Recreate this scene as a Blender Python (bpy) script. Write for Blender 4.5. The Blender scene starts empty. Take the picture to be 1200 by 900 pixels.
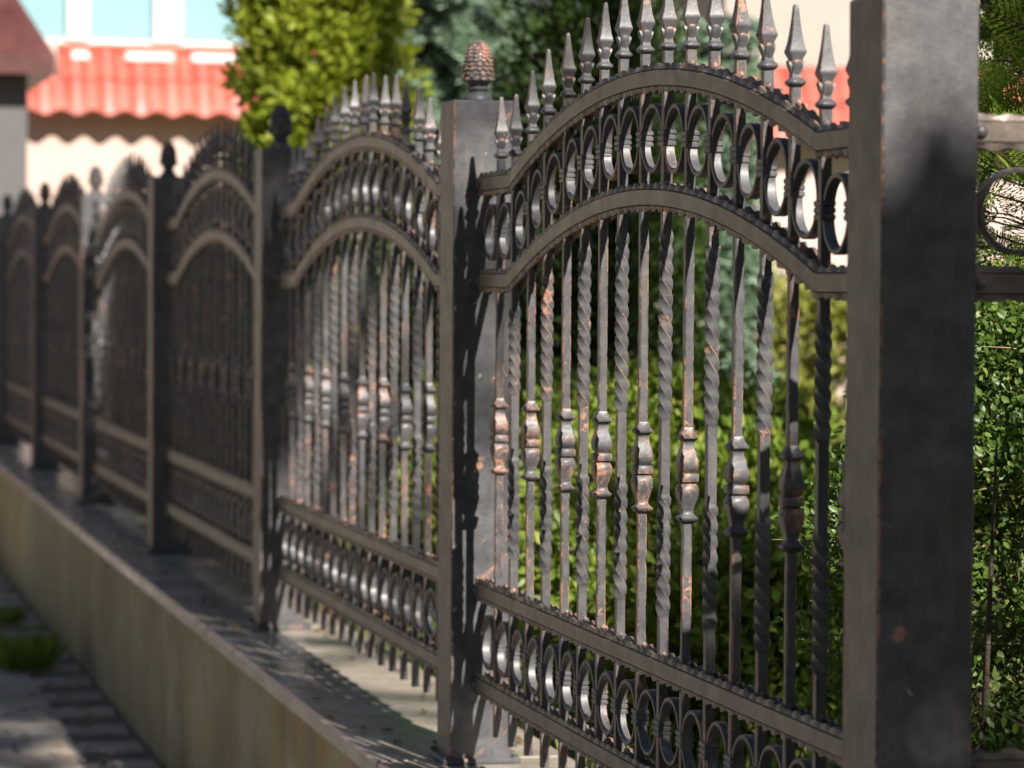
import bpy, math, random
import numpy as np
from mathutils import Vector, Matrix

rng = np.random.default_rng(11)
random.seed(5)
S = bpy.context.scene
COL = S.collection

# ------------------------------------------------------------------ camera
FPX, YAW, PITCH, ROLL = 3671.48, 0.2362, 0.0329, -0.0066       # focal length in pixels of a 1200 px wide picture
CAM = np.array([-1.3812, -3.6412, 0.9496])
cF = np.array([math.sin(YAW)*math.cos(PITCH), math.cos(YAW)*math.cos(PITCH), -math.sin(PITCH)])
cR = np.array([math.cos(YAW), -math.sin(YAW), 0.0])
cU = np.cross(cR, cF)
cd = bpy.data.cameras.new('camera')
cam = bpy.data.objects.new('camera', cd)
COL.objects.link(cam)
cd.sensor_width = 36.0
cd.lens = 36.0*FPX/1200.0
cd.clip_start, cd.clip_end = 0.1, 1000.0
# roll: picture axes turned by ROLL
cr_, sr_ = math.cos(ROLL), math.sin(ROLL)
X_ = cr_*cR - sr_*cU
Y_ = np.cross(-cF, X_)
M = Matrix(((X_[0], Y_[0], -cF[0], CAM[0]), (X_[1], Y_[1], -cF[1], CAM[1]), (X_[2], Y_[2], -cF[2], CAM[2]), (0, 0, 0, 1)))
cam.matrix_world = M
cd.dof.use_dof = True
cd.dof.focus_distance = 4.95
cd.dof.aperture_fstop = 5.6
S.camera = cam
S.render.resolution_x, S.render.resolution_y = 1024, 768

def ray(px, py):
    u, v = px-600.0, py-450.0
    uu, vv = cr_*u+sr_*v, -sr_*u+cr_*v
    return cF + cR*uu/FPX - cU*vv/FPX
def at_depth(px, py, d): return CAM + ray(px, py)*d
def on_y(px, py, y):
    r = ray(px, py); return CAM + r*((y-CAM[1])/r[1])
def on_z(px, py, z):
    r = ray(px, py); return CAM + r*((z-CAM[2])/r[2])

# ------------------------------------------------------------------ light
SUN_EL, SUN_AZ = math.radians(38), math.radians(10)
to_sun = np.array([math.sin(SUN_AZ)*math.cos(SUN_EL), -math.cos(SUN_AZ)*math.cos(SUN_EL), math.sin(SUN_EL)])
e1 = np.array([math.cos(SUN_AZ), math.sin(SUN_AZ), 0.0])       # axes of the plane square to the sun's rays
e2 = np.cross(to_sun, e1)
if e2[2] < 0: e2 = -e2
w = bpy.data.worlds.new('World'); S.world = w; w.use_nodes = True
nt = w.node_tree
bg = nt.nodes['Background']
sky = nt.nodes.new('ShaderNodeTexSky'); sky.sky_type = 'NISHITA'; sky.sun_disc = False
sky.sun_elevation = SUN_EL
sky.sun_rotation = math.atan2(to_sun[0], to_sun[1])
sky.dust_density = 0.4
nt.links.new(sky.outputs[0], bg.inputs[0]); bg.inputs[1].default_value = 0.05
sd = bpy.data.lights.new('sun', 'SUN'); sd.energy = 5.0; sd.angle = math.radians(0.53); sd.color = (1.0, 0.94, 0.86)
so = bpy.data.objects.new('sun', sd); COL.objects.link(so)
so.rotation_euler = Vector(to_sun).to_track_quat('Z', 'Y').to_euler()
so.location = (0, -5, 20)
S.view_settings.view_transform = 'Standard'; S.view_settings.look = 'None'
S.view_settings.exposure = 0.9; S.view_settings.gamma = 1.0; S.view_settings.use_curve_mapping = False
S.render.engine = 'CYCLES'

# ------------------------------------------------------------------ materials
MATS = {}
def new_mat(name):
    m = bpy.data.materials.new(name); m.use_nodes = True
    n = m.node_tree.nodes; n.clear()
    out = n.new('ShaderNodeOutputMaterial'); p = n.new('ShaderNodeBsdfPrincipled')
    m.node_tree.links.new(p.outputs[0], out.inputs[0])
    MATS[name] = m
    return m, n, m.node_tree.links, p, out
def node(n, t, **kw):
    x = n.new(t)
    for k, v in kw.items(): setattr(x, k, v)
    return x
def noise(n, l, scale, detail=4, rough=0.6, vec=None, dist=0.0):
    x = n.new('ShaderNodeTexNoise'); x.inputs['Scale'].default_value = scale
    x.inputs['Detail'].default_value = detail; x.inputs['Roughness'].default_value = rough
    x.inputs['Distortion'].default_value = dist
    if vec is not None: l.new(vec, x.inputs['Vector'])
    return x
def ramp(n, l, src, stops):
    r = n.new('ShaderNodeValToRGB'); cr = r.color_ramp
    while len(cr.elements) < len(stops): cr.elements.new(0.5)
    for e, (p, c) in zip(cr.elements, stops):
        e.position = p; e.color = (c[0], c[1], c[2], 1) if isinstance(c, (tuple, list)) else (c, c, c, 1)
    l.new(src, r.inputs[0]); return r
def mix(n, l, fac, a, b):
    x = n.new('ShaderNodeMix'); x.data_type = 'RGBA'
    if hasattr(fac, 'links') or hasattr(fac, 'is_linked'): l.new(fac, x.inputs[0])
    else: x.inputs[0].default_value = fac
    for s, i in ((a, 6), (b, 7)):
        if isinstance(s, (tuple, list)): x.inputs[i].default_value = (*s, 1)
        else: l.new(s, x.inputs[i])
    return x.outputs[2]
def bump(n, l, p, h, strength, dist):
    b = n.new('ShaderNodeBump'); b.inputs['Strength'].default_value = strength; b.inputs['Distance'].default_value = dist
    l.new(h, b.inputs['Height']); l.new(b.outputs[0], p.inputs['Normal'])
def wpos(n):
    return n.new('ShaderNodeNewGeometry').outputs['Position']
def stretched(n, l, vec, sc):
    m = n.new('ShaderNodeMapping'); m.inputs['Scale'].default_value = sc
    l.new(vec, m.inputs['Vector']); return m.outputs[0]

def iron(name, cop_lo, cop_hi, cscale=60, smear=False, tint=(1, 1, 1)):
    m, n, l, p, out = new_mat(name)
    pos = wpos(n)
    n1 = noise(n, l, 26, 5, 0.65, pos)
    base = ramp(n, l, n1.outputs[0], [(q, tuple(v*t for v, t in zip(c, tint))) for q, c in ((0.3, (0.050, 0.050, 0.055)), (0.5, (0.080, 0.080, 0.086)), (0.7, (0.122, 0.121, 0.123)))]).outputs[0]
    n2 = noise(n, l, cscale, 5, 0.7, pos, 0.6)
    n3 = noise(n, l, 9, 3, 0.6, pos)
    mm = n.new('ShaderNodeMath'); mm.operation = 'MULTIPLY_ADD'
    l.new(n3.outputs[0], mm.inputs[0]); mm.inputs[1].default_value = 0.55; 
    ad = n.new('ShaderNodeMath'); ad.operation = 'MULTIPLY'; l.new(n2.outputs[0], ad.inputs[0]); ad.inputs[1].default_value = 0.55
    l.new(ad.outputs[0], mm.inputs[2])
    fac = ramp(n, l, mm.outputs[0], [(cop_lo, 0.0), (cop_hi, 1.0)]).outputs[0]
    if smear:
        rot = n.new('ShaderNodeMapping'); rot.inputs['Rotation'].default_value = (0, math.radians(42), 0)
        l.new(pos, rot.inputs['Vector'])
        ns = noise(n, l, 1.0, 5, 0.7, stretched(n, l, rot.outputs[0], (7, 7, 60)))
        gate = noise(n, l, 5.5, 2, 0.5, pos)
        mu = n.new('ShaderNodeMath'); mu.operation = 'MULTIPLY'
        l.new(ramp(n, l, ns.outputs[0], [(0.6, 0.0), (0.66, 1.0)]).outputs[0], mu.inputs[0])
        l.new(ramp(n, l, gate.outputs[0], [(0.50, 0.0), (0.60, 1.0)]).outputs[0], mu.inputs[1])
        mx = n.new('ShaderNodeMath'); mx.operation = 'MAXIMUM'; l.new(mu.outputs[0], mx.inputs[0]); l.new(fac, mx.inputs[1])
        fac = mx.outputs[0]
    if 'post' in name:
        sc = noise(n, l, 34, 3, 0.5, pos)
        base = mix(n, l, ramp(n, l, sc.outputs[0], [(0.735, 0.0), (0.765, 0.8)]).outputs[0], base, (0.5, 0.5, 0.5))
    col = mix(n, l, fac, base, (0.44, 0.22, 0.14))
    # brownish patina streaks
    st = noise(n, l, 1.0, 4, 0.6, stretched(n, l, pos, (70, 70, 6)))
    col = mix(n, l, ramp(n, l, st.outputs[0], [(0.48, 0.0), (0.8, 0.55)]).outputs[0], col, (0.17, 0.135, 0.11))
    l.new(col, p.inputs['Base Color'])
    p.inputs['Metallic'].default_value = 0.06; p.inputs['Specular IOR Level'].default_value = 0.5; p.inputs['Coat Weight'].default_value = 0.15; p.inputs['Coat Roughness'].default_value = 0.3
    rr = noise(n, l, 18, 6, 0.7, pos)
    r2 = ramp(n, l, rr.outputs[0], [(0.3, 0.40), (0.7, 0.58)]).outputs[0]
    l.new(r2, p.inputs['Roughness'])
    nb = noise(n, l, 140, 4, 0.6, pos)
    bump(n, l, p, nb.outputs[0], 0.35, 0.002)
    return m
iron('iron_paint', 0.645, 0.69)
iron('iron_worn', 0.53, 0.62, 80)
iron('iron_knop', 0.57, 0.70, 60)
iron('iron_post', 0.69, 0.73, 40, False, (1.05, 1.02, 1.0))
iron('iron_post_smeared', 0.66, 0.70, 40, True)
iron('iron_rail', 0.64, 0.70, 60, False, (2.2, 1.78, 1.38))  # rail tint: brown patina plus reflected warm street light put into the colour

def stone(name, c0, c1, c2, rough=0.6, scale=6, streak=None, bstr=0.3, spec=0.5):
    m, n, l, p, out = new_mat(name)
    pos = wpos(n)
    a = noise(n, l, scale, 8, 0.65, pos)
    col = ramp(n, l, a.outputs[0], [(0.3, c0), (0.5, c1), (0.72, c2)]).outputs[0]
    if streak:
        s = noise(n, l, 1.0, 5, 0.65, stretched(n, l, pos, (6, 6, 0.9)))
        col = mix(n, l, ramp(n, l, s.outputs[0], [(0.45, 0.0), (0.72, 0.8)]).outputs[0], col, streak)
    if name in ('roof_red', 'paver', 'paver_grey', 'coping'):
        oi = n.new('ShaderNodeObjectInfo')
        col = mix(n, l, ramp(n, l, oi.outputs['Random'], [(0.0, 0.0), (1.0, 0.38)]).outputs[0], col, tuple(v*0.55 for v in c1))
    sp = noise(n, l, 90, 3, 0.7, pos)
    col = mix(n, l, ramp(n, l, sp.outputs[0], [(0.60, 0.0), (0.72, 0.5)]).outputs[0], col, tuple(x*0.45 for x in c0))
    l.new(col, p.inputs['Base Color'])
    l.new(ramp(n, l, a.outputs[0], [(0.3, max(0.05, rough-0.12)), (0.7, min(1, rough+0.12))]).outputs[0], p.inputs['Roughness'])
    p.inputs['Specular IOR Level'].default_value = spec
    bump(n, l, p, noise(n, l, scale*9, 6, 0.65, pos).outputs[0], bstr, 0.01)
    return m
stone('coping', (0.32, 0.275, 0.23), (0.42, 0.365, 0.305), (0.50, 0.445, 0.38), 0.27, 5, None, 0.12, 0.6)
stone('wall_render', (0.16, 0.12, 0.075), (0.31, 0.255, 0.165), (0.43, 0.37, 0.265), 0.8, 3.2, (0.33, 0.23, 0.08), 0.7)
stone('paver', (0.28, 0.23, 0.185), (0.40, 0.335, 0.275), (0.50, 0.43, 0.36), 0.8, 4, None, 0.5)
stone('paver_grey', (0.23, 0.20, 0.175), (0.34, 0.30, 0.265), (0.43, 0.385, 0.34), 0.8, 4, None, 0.5)
stone('joint_sand', (0.12, 0.105, 0.085), (0.17, 0.15, 0.12), (0.22, 0.19, 0.15), 0.95, 12, (0.09, 0.11, 0.04), 0.6)
stone('road_paving', (0.45, 0.34, 0.235), (0.54, 0.41, 0.29), (0.61, 0.48, 0.35), 0.85, 8, None, 0.6)
stone('asphalt', (0.040, 0.040, 0.042), (0.055, 0.054, 0.054), (0.075, 0.073, 0.07), 0.85, 8, None, 0.6)
stone('soil', (0.06, 0.045, 0.03), (0.10, 0.075, 0.05), (0.17, 0.13, 0.09), 0.95, 5, (0.06, 0.08, 0.03), 0.8)
stone('lawn', (0.045, 0.075, 0.018), (0.075, 0.115, 0.025), (0.13, 0.155, 0.045), 0.9, 3, None, 0.8)
stone('plaster_pink', (0.543, 0.404, 0.360), (0.572, 0.433, 0.389), (0.595, 0.456, 0.411), 0.85, 2, None, 0.2)
stone('plaster_cream', (0.372, 0.329, 0.282), (0.397, 0.353, 0.304), (0.422, 0.378, 0.329), 0.85, 2, None, 0.2)
stone('plaster_pale', (0.594, 0.435, 0.368), (0.625, 0.463, 0.393), (0.647, 0.490, 0.418), 0.85, 2, None, 0.2)
stone('plaster_grey', (0.104, 0.095, 0.095), (0.131, 0.121, 0.119), (0.162, 0.148, 0.145), 0.85, 1.6, (0.12, 0.11, 0.11), 0.3)
stone('plaster_beige', (0.50, 0.42, 0.31), (0.56, 0.47, 0.35), (0.62, 0.53, 0.41), 0.85, 2, None, 0.2)
stone('roof_red', (0.45, 0.072, 0.045), (0.53, 0.092, 0.058), (0.60, 0.13, 0.084), 0.42, 7, None, 0.25)
stone('roof_maroon', (0.055, 0.012, 0.010), (0.080, 0.018, 0.015), (0.12, 0.030, 0.024), 0.5, 7, None, 0.3)
stone('white_paint', (0.76, 0.76, 0.74), (0.80, 0.80, 0.78), (0.83, 0.83, 0.81), 0.35, 3, None, 0.05)
stone('bark', (0.07, 0.052, 0.036), (0.12, 0.092, 0.066), (0.20, 0.16, 0.12), 0.9, 14, (0.08, 0.085, 0.04), 1.0)
stone('twig', (0.20, 0.125, 0.07), (0.30, 0.20, 0.12), (0.40, 0.29, 0.19), 0.7, 20, None, 0.4)
m, n, l, p, out = new_mat('window_glass')
p.inputs['Base Color'].default_value = (0.27, 0.46, 0.50, 1); p.inputs['Roughness'].default_value = 0.04  # teal base paints in the sky's reflection over pale curtains
p.inputs['Specular IOR Level'].default_value = 0.8

def leafmat(name, stops, trans=0.3, rough=0.42, tcol=None, spec=0.4):
    m, n, l, p, out = new_mat(name)
    at = n.new('ShaderNodeAttribute'); at.attribute_name = 'rnd'
    c = ramp(n, l, at.outputs['Fac'], stops).outputs[0]
    l.new(c, p.inputs['Base Color']); p.inputs['Roughness'].default_value = rough
    p.inputs['Specular IOR Level'].default_value = spec
    tr = n.new('ShaderNodeBsdfTranslucent')
    l.new(mix(n, l, 0.5, c, tcol or (0.20, 0.26, 0.02)), tr.inputs[0])
    ms = n.new('ShaderNodeMixShader'); ms.inputs[0].default_value = trans
    l.new(p.outputs[0], ms.inputs[1]); l.new(tr.outputs[0], ms.inputs[2]); l.new(ms.outputs[0], out.inputs[0])
leafmat('leaf_privet', [(0.0, (0.040, 0.085, 0.014)), (0.5, (0.085, 0.155, 0.024)), (0.85, (0.14, 0.22, 0.04)), (1.0, (0.23, 0.28, 0.07))], 0.32)
leafmat('leaf_shrub', [(0.0, (0.10, 0.165, 0.02)), (0.5, (0.21, 0.31, 0.036)), (0.85, (0.32, 0.41, 0.06)), (1.0, (0.44, 0.47, 0.10))], 0.40)
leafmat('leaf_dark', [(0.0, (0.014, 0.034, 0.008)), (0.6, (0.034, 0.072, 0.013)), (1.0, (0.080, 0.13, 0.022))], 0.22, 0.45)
leafmat('leaf_golden', [(0.0, (0.16, 0.22, 0.014)), (0.5, (0.27, 0.33, 0.022)), (1.0, (0.40, 0.43, 0.05))], 0.30, 0.55, (0.30, 0.32, 0.02))
leafmat('leaf_yellow', [(0.0, (0.17, 0.19, 0.03)), (0.5, (0.27, 0.28, 0.05)), (1.0, (0.38, 0.36, 0.09))], 0.30, 0.55, (0.36, 0.34, 0.04))
leafmat('needle_blue', [(0.0, (0.09, 0.15, 0.095)), (0.5, (0.18, 0.27, 0.175)), (1.0, (0.32, 0.43, 0.31))], 0.12, 0.5)
leafmat('leaf_thuja', [(0.0, (0.09, 0.165, 0.018)), (0.5, (0.17, 0.27, 0.028)), (1.0, (0.28, 0.37, 0.05))], 0.32, 0.5)
leafmat('grass_blade', [(0.0, (0.10, 0.18, 0.02)), (0.5, (0.18, 0.29, 0.03)), (1.0, (0.34, 0.37, 0.09))], 0.34, 0.5)

# ------------------------------------------------------------------ mesh helpers
def mesh_from(name, verts, faces, mats, midx=None, sharp=35, rnd=None):
    """verts (N,3); faces: (F,k) int array or list of lists"""
    me = bpy.data.meshes.new(name)
    verts = np.asarray(verts, dtype=np.float32)
    if isinstance(faces, np.ndarray):
        F, k = faces.shape
        me.vertices.add(len(verts)); me.vertices.foreach_set('co', verts.ravel())
        me.loops.add(F*k); me.loops.foreach_set('vertex_index', faces.astype(np.int32).ravel())
        me.polygons.add(F)
        me.polygons.foreach_set('loop_start', np.arange(0, F*k, k, dtype=np.int32))
        me.polygons.foreach_set('loop_total', np.full(F, k, dtype=np.int32))
        me.update(calc_edges=True)
    else:
        me.from_pydata([tuple(map(float, v)) for v in verts], [], [tuple(map(int, f)) for f in faces])
    for mt in mats: me.materials.append(MATS[mt])
    if midx is not None: me.polygons.foreach_set('material_index', np.asarray(midx, dtype=np.int32))
    if rnd is not None:
        a = me.attributes.new('rnd', 'FLOAT', 'FACE'); a.data.foreach_set('value', np.asarray(rnd, dtype=np.float32))
    if sharp is not None:
        me.polygons.foreach_set('use_smooth', np.ones(len(me.polygons), dtype=bool))
        me.update()
        if sharp < 180: me.set_sharp_from_angle(angle=math.radians(sharp))
    me.update()
    return me
def obj(name, me, parent=None, loc=None):
    o = bpy.data.objects.new(name, me); COL.objects.link(o)
    if parent is not None: o.parent = parent
    if loc is not None: o.location = loc
    return o
def empty(name, loc=(0, 0, 0), rz=0.0):
    o = bpy.data.objects.new(name, None); COL.objects.link(o)
    o.location = [float(v) for v in loc]; o.rotation_euler = (0, 0, rz); o.empty_display_size = 0.2
    return o
def tag(o, label=None, cat=None, group=None, kind=None):
    if label: o['label'] = label
    if cat: o['category'] = cat
    if group: o['group'] = group
    if kind: o['kind'] = kind
    return o

class MB:
    """collects pieces of one mesh"""
    def __init__(s): s.v = []; s.f = []; s.m = []
    def add(s, verts, faces, mi=0):
        o = len(s.v); s.v.extend([tuple(x) for x in verts])
        for i, f in enumerate(faces):
            s.f.append([o+j for j in f]); s.m.append(mi if isinstance(mi, int) else mi[i])
    def box(s, a, b, mi=0, bev=0.0):
        x0, y0, z0 = a; x1, y1, z1 = b
        if bev <= 0:
            v = [(x0,y0,z0),(x1,y0,z0),(x1,y1,z0),(x0,y1,z0),(x0,y0,z1),(x1,y0,z1),(x1,y1,z1),(x0,y1,z1)]
            s.add(v, [(3,2,1,0),(4,5,6,7),(0,1,5,4),(1,2,6,5),(2,3,7,6),(3,0,4,7)], mi); return
        c = ((x0+x1)/2, (y0+y1)/2)
        hx, hy = (x1-x0)/2, (y1-y0)/2
        secs = [(z0, bev), (z0+bev, 0), (z1-bev, 0), (z1, bev)]
        s.sections([(z, hx-i, hy-i, bev) for z, i in secs], c, mi)
    def sections(s, secs, c=(0, 0), mi=0, edge_mi=None, caps=True, rot=None):
        """stack of chamfered rectangles (z, half x, half y, chamfer[, rotation])"""
        V = []; 
        for q in secs:
            z, hx, hy, ch = q[:4]; r = q[4] if len(q) > 4 else 0.0
            jx = q[5] if len(q) > 5 else (0, 0)
            pts = [(hx, -hy+ch), (hx, hy-ch), (hx-ch, hy), (-hx+ch, hy), (-hx, hy-ch), (-hx, -hy+ch), (-hx+ch, -hy), (hx-ch, -hy)]
            co, si = math.cos(r), math.sin(r)
            for x, y in pts: V.append((c[0]+jx[0]+x*co-y*si, c[1]+jx[1]+x*si+y*co, z))
        F = []; Mi = []
        e = mi if edge_mi is None else edge_mi
        for k in range(len(secs)-1):
            for j in range(8):
                F.append((k*8+j, k*8+(j+1) % 8, k*8+8+(j+1) % 8, k*8+8+j)); Mi.append(mi if j % 2 == 0 else e)
        if caps:
            F.append(tuple(reversed(range(8)))); Mi.append(mi)
            b = (len(secs)-1)*8; F.append(tuple(range(b, b+8))); Mi.append(mi)
        s.add(V, F, Mi)
    def lathe(s, prof, n=20, c=(0, 0, 0), mi=0):
        V = [(c[0]+r*math.cos(2*math.pi*j/n), c[1]+r*math.sin(2*math.pi*j/n), c[2]+z) for z, r in prof for j in range(n)]
        F = [(k*n+j, k*n+(j+1) % n, k*n+n+(j+1) % n, k*n+n+j) for k in range(len(prof)-1) for j in range(n)]
        F.append(tuple(reversed(range(n)))); b = (len(prof)-1)*n; F.append(tuple(range(b, b+n)))
        s.add(V, F, mi)
    def tube(s, pts, rad, n=6, mi=0):
        pts = [np.asarray(p, float) for p in pts]; V = []
        for i, p in enumerate(pts):
            t = pts[min(i+1, len(pts)-1)]-pts[max(i-1, 0)]; t /= (np.linalg.norm(t)+1e-9)
            a = np.cross(t, (0.31, 0.95, 0.05)); a /= (np.linalg.norm(a)+1e-9); b = np.cross(t, a)
            for j in range(n):
                an = 2*math.pi*j/n; V.append(p+rad[i]*(a*math.cos(an)+b*math.sin(an)))
        F = [(k*n+j, k*n+(j+1) % n, k*n+n+(j+1) % n, k*n+n+j) for k in range(len(pts)-1) for j in range(n)]
        F.append(tuple(reversed(range(n)))); q = (len(pts)-1)*n; F.append(tuple(range(q, q+n)))
        s.add(V, F, mi)
    def mesh(s, name, mats, sharp=35): return mesh_from(name, s.v, s.f, mats, s.m, sharp)

# ------------------------------------------------------------------ foliage helpers
def unit(v): return v/(np.linalg.norm(v, axis=-1, keepdims=True)+1e-9)
def leaf_mesh(name, mat, pos, direc, nrm, length, width, rnd, fine=False, fold=0.25):
    N = len(pos)
    d = unit(direc); s = unit(np.cross(d, nrm)); u = np.cross(s, d)
    length = np.broadcast_to(np.asarray(length, float), (N,))[:, None]; width = np.broadcast_to(np.asarray(width, float), (N,))[:, None]
    if not fine:
        b = pos; t = pos+d*length; m = pos+d*length*0.5
        L = m+s*width*0.5+u*width*fold; R = m-s*width*0.5+u*width*fold
        V = np.stack([b, R, t, L], 1).reshape(-1, 3)
        i = np.arange(N)[:, None]*4
        F = np.stack([np.hstack([i, i+1, i+2]), np.hstack([i, i+2, i+3])], 1).reshape(-1, 3)
        return mesh_from(name, V, F, [mat], None, None, np.repeat(rnd, 2))
    curl = -u*length*0.10
    P = [pos, pos+d*length*0.36, pos+d*length*0.72+curl*0.5, pos+d*length+curl]
    w1, w2 = width*0.5, width*0.40
    P += [P[1]+s*w1+u*w1*fold, P[2]+s*w2+u*w2*fold, P[1]-s*w1+u*w1*fold, P[2]-s*w2+u*w2*fold]
    V = np.stack(P, 1).reshape(-1, 3)
    i = np.arange(N)[:, None]*8
    tri = [(0,1,4),(4,1,2),(4,2,5),(5,2,3),(0,6,1),(6,7,2),(6,2,1),(7,3,2)]
    F = np.stack([np.hstack([i+a, i+b, i+c]) for a, b, c in tri], 1).reshape(-1, 3)
    return mesh_from(name, V, F, [mat], None, None, np.repeat(rnd, 8))
def rand_dir(N):
    return unit(rng.normal(size=(N, 3)))
def clump_points(centers, radii, per):
    P = []; O = []
    for c, r, k in zip(centers, radii, per):
        d = rand_dir(k); rr = r*rng.uniform(0.25, 1.0, (k, 1))**0.5
        P.append(np.asarray(c)+d*rr*np.array([1, 1, 0.85])); O.append(d)
    return np.concatenate(P), np.concatenate(O)

def add_tree(name, label, cat, base, height, crown_pts, crown_out, mat, leaf_len, leaf_w, group=None, trunk_r=0.08,
             limbs=(), up=0.3, fine=False, leaf_var=0.35):
    base = np.asarray(base, float)
    t = empty(name, base); tag(t, label, cat, group)
    mb = MB()
    k = 6
    path = [np.array([0.03*math.sin(i*1.7), 0.03*math.cos(i*2.1), height*i/k]) for i in range(k+1)]
    mb.tube(path, [trunk_r*(1.15-0.95*i/k) for i in range(k+1)], 8)
    for z0, tip in limbs:
        tip = np.asarray(tip, float)-base; st = np.array([0, 0, z0])
        mid = (st+tip)/2+np.array([0, 0, 0.12*np.linalg.norm(tip-st)])
        mb.tube([st, mid, tip], [trunk_r*0.55, trunk_r*0.35, trunk_r*0.12], 6)
    obj('trunk', mb.mesh('trunk', ['bark'], 80), t)
    N = len(crown_pts)
    d = unit(crown_out+rand_dir(N)*0.9+np.array([0, 0, up]))
    nr = unit(crown_out*0.8+rand_dir(N)*0.8+np.array([0, 0, 0.6]))
    L = leaf_len*(1+leaf_var*rng.uniform(-1, 1, N)); W = L*leaf_w/leaf_len
    r = np.clip(rng.normal(0.5, 0.24, N), 0, 1)
    obj('crown', leaf_mesh('crown', mat, crown_pts-base, d, nr, L, W, r, fine), t)
    return t

# ------------------------------------------------------------------ the setting: ground, road, pavement, lawn
def gz(y): return -0.52
def strip(name, x0, x1, ys, dz, mat, kind='structure', thick=0.0):
    mb = MB(); V = []
    for y in ys:
        V += [(x0, y, gz(y)+dz), (x1, y, gz(y)+dz)]
    F = [(2*i, 2*i+1, 2*i+3, 2*i+2) for i in range(len(ys)-1)]
    mb.add(V, F)
    if thick > 0:
        o = len(V)
        V2 = [(x, y, z-thick) for x, y, z in V]
        mb.add(V+V2, [(2*i+2, 2*i+2+o, 2*i+o, 2*i) for i in range(len(ys)-1)]+[(2*i+1, 2*i+1+o, 2*i+3+o, 2*i+3) for i in range(len(ys)-1)])
    o = obj(name, mb.mesh(name, [mat], None)); tag(o, kind=kind); return o
YS = [-60, -12, -6, 0, 6, 16, 26]
strip('ground', -220, 220, [-220, -12, -6, 0, 6, 16, 300], -0.26, 'soil')
strip('road', -8.0, -2.5, YS, -0.135, 'road_paving')
strip('pavement', -2.35, -0.17, YS, -0.014, 'joint_sand', thick=0.2)
strip('driveway', -0.17, 12.0, [-60, -12, -6, -0.17], -0.016, 'asphalt')
kb = empty('kerb', (-2.425, 0, 0)); tag(kb, kind='structure')
mb = MB()
for i in range(36):
    y0 = -10+i*1.0; z0, z1 = gz(y0), gz(y0+1)
    V = [(-0.073, y0+0.004, z0-0.2), (0.073, y0+0.004, z0-0.2), (0.073, y0+0.004, z0), (-0.05, y0+0.004, z0), (-0.073, y0+0.004, z0-0.03)]
    V += [(x, y0+0.996, z-z0+z1) for x, _, z in V]
    me = mesh_from('kerb_stone', V, [(0, 1, 2, 3, 4)[::-1], (5, 6, 7, 8, 9), (0, 1, 6, 5), (1, 2, 7, 6), (2, 3, 8, 7), (3, 4, 9, 8), (4, 0, 5, 9)], ['paver_grey'], None, 20)
    obj('kerb_stone', me, kb)
# garden terrace: a raised lawn behind the low wall
GZ = -0.075
mb = MB(); mb.box((0.15, 0.15, -1.2), (60, 90, GZ)); 
lw = obj('lawn', mb.mesh('lawn', ['lawn'], None)); tag(lw, kind='structure')
mb = MB(); mb.box((0.17, 0.16, -0.5), (9.0, 6.2, GZ+0.02))
bed = obj('planting_bed', mb.mesh('planting_bed', ['soil'], None)); tag(bed, kind='structure')

# pavers of the strip that the picture shows
pav = bpy.data.objects['pavement']
mbp = MB(); mbp.box((-0.196, -0.096, -0.03), (0.196, 0.096, 0.0), 0, 0.006)
pm = [mbp.mesh('paver', ['paver'], 25), mbp.mesh('paver', ['paver_grey'], 25)]
slope = 0.0
cnt = 0
for j in range(70):
    y = 2.2+j*0.2
    for i in range(5):
        x = -0.40-i*0.4-(0.2 if j % 2 else 0.0)
        if x-0.196 < -2.3 or cnt >= 300: continue
        if i > 2 and j > 50: continue
        o = obj('paver', pm[(i*7+j*3) % 5 % 2], pav, (x+random.uniform(-.002, .002), y, gz(y)+random.uniform(-0.003, 0.003)))
        o.rotation_euler = (slope+random.uniform(-.006, .006), random.uniform(-.008, .008), random.uniform(-.006, .006)); cnt += 1

# ------------------------------------------------------------------ low wall under the fence
wl = empty('low_wall', (0, 6.5, -0.9)); tag(wl, 'low stained concrete wall with stone coping under the iron fence', 'wall')
mb = MB()
mb.box((-0.182, -6.68, -0.25), (0.182, 9.2, 0.9-0.042))
mb.box((0.182, -6.68, -0.25), (5.0, -6.318, 0.9-0.042))
obj('wall_body', mb.mesh('wall_body', ['wall_render'], 30), wl)
def coping(a, b):
    mb = MB(); mb.box(a, b, 0, 0.006); return mb.mesh('coping', ['coping'], 25)
ws = [-6.70, -4.1, -1.7, 0.7, 3.1, 5.5, 7.9, 9.2]
for a, b in zip(ws[:-1], ws[1:]):
    obj('coping', coping((-0.197, a+0.0015, 0.858), (0.197, b-0.0015, 0.9)), wl)
for a, b in ((0.2, 2.6), (2.6, 5.0)):
    obj('coping', coping((a+0.0015, -6.697, 0.858), (b-0.0015, -6.303, 0.9)), wl)

# ------------------------------------------------------------------ iron fence
L, PW, PH = 2.4, 0.124, 1.302
SP, NB = 0.1248, 17
Y0 = L/2-SP*(NB-1)/2
BEND = 0.88
def arch(y, flat, rise=0.134):
    d = abs(y-L/2)
    return flat if d >= BEND else flat+rise*(1-(d/BEND)**2)
A1, A2, R3, R4 = 1.137, 0.950, 0.345, 0.160
BH = 0.0074

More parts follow.
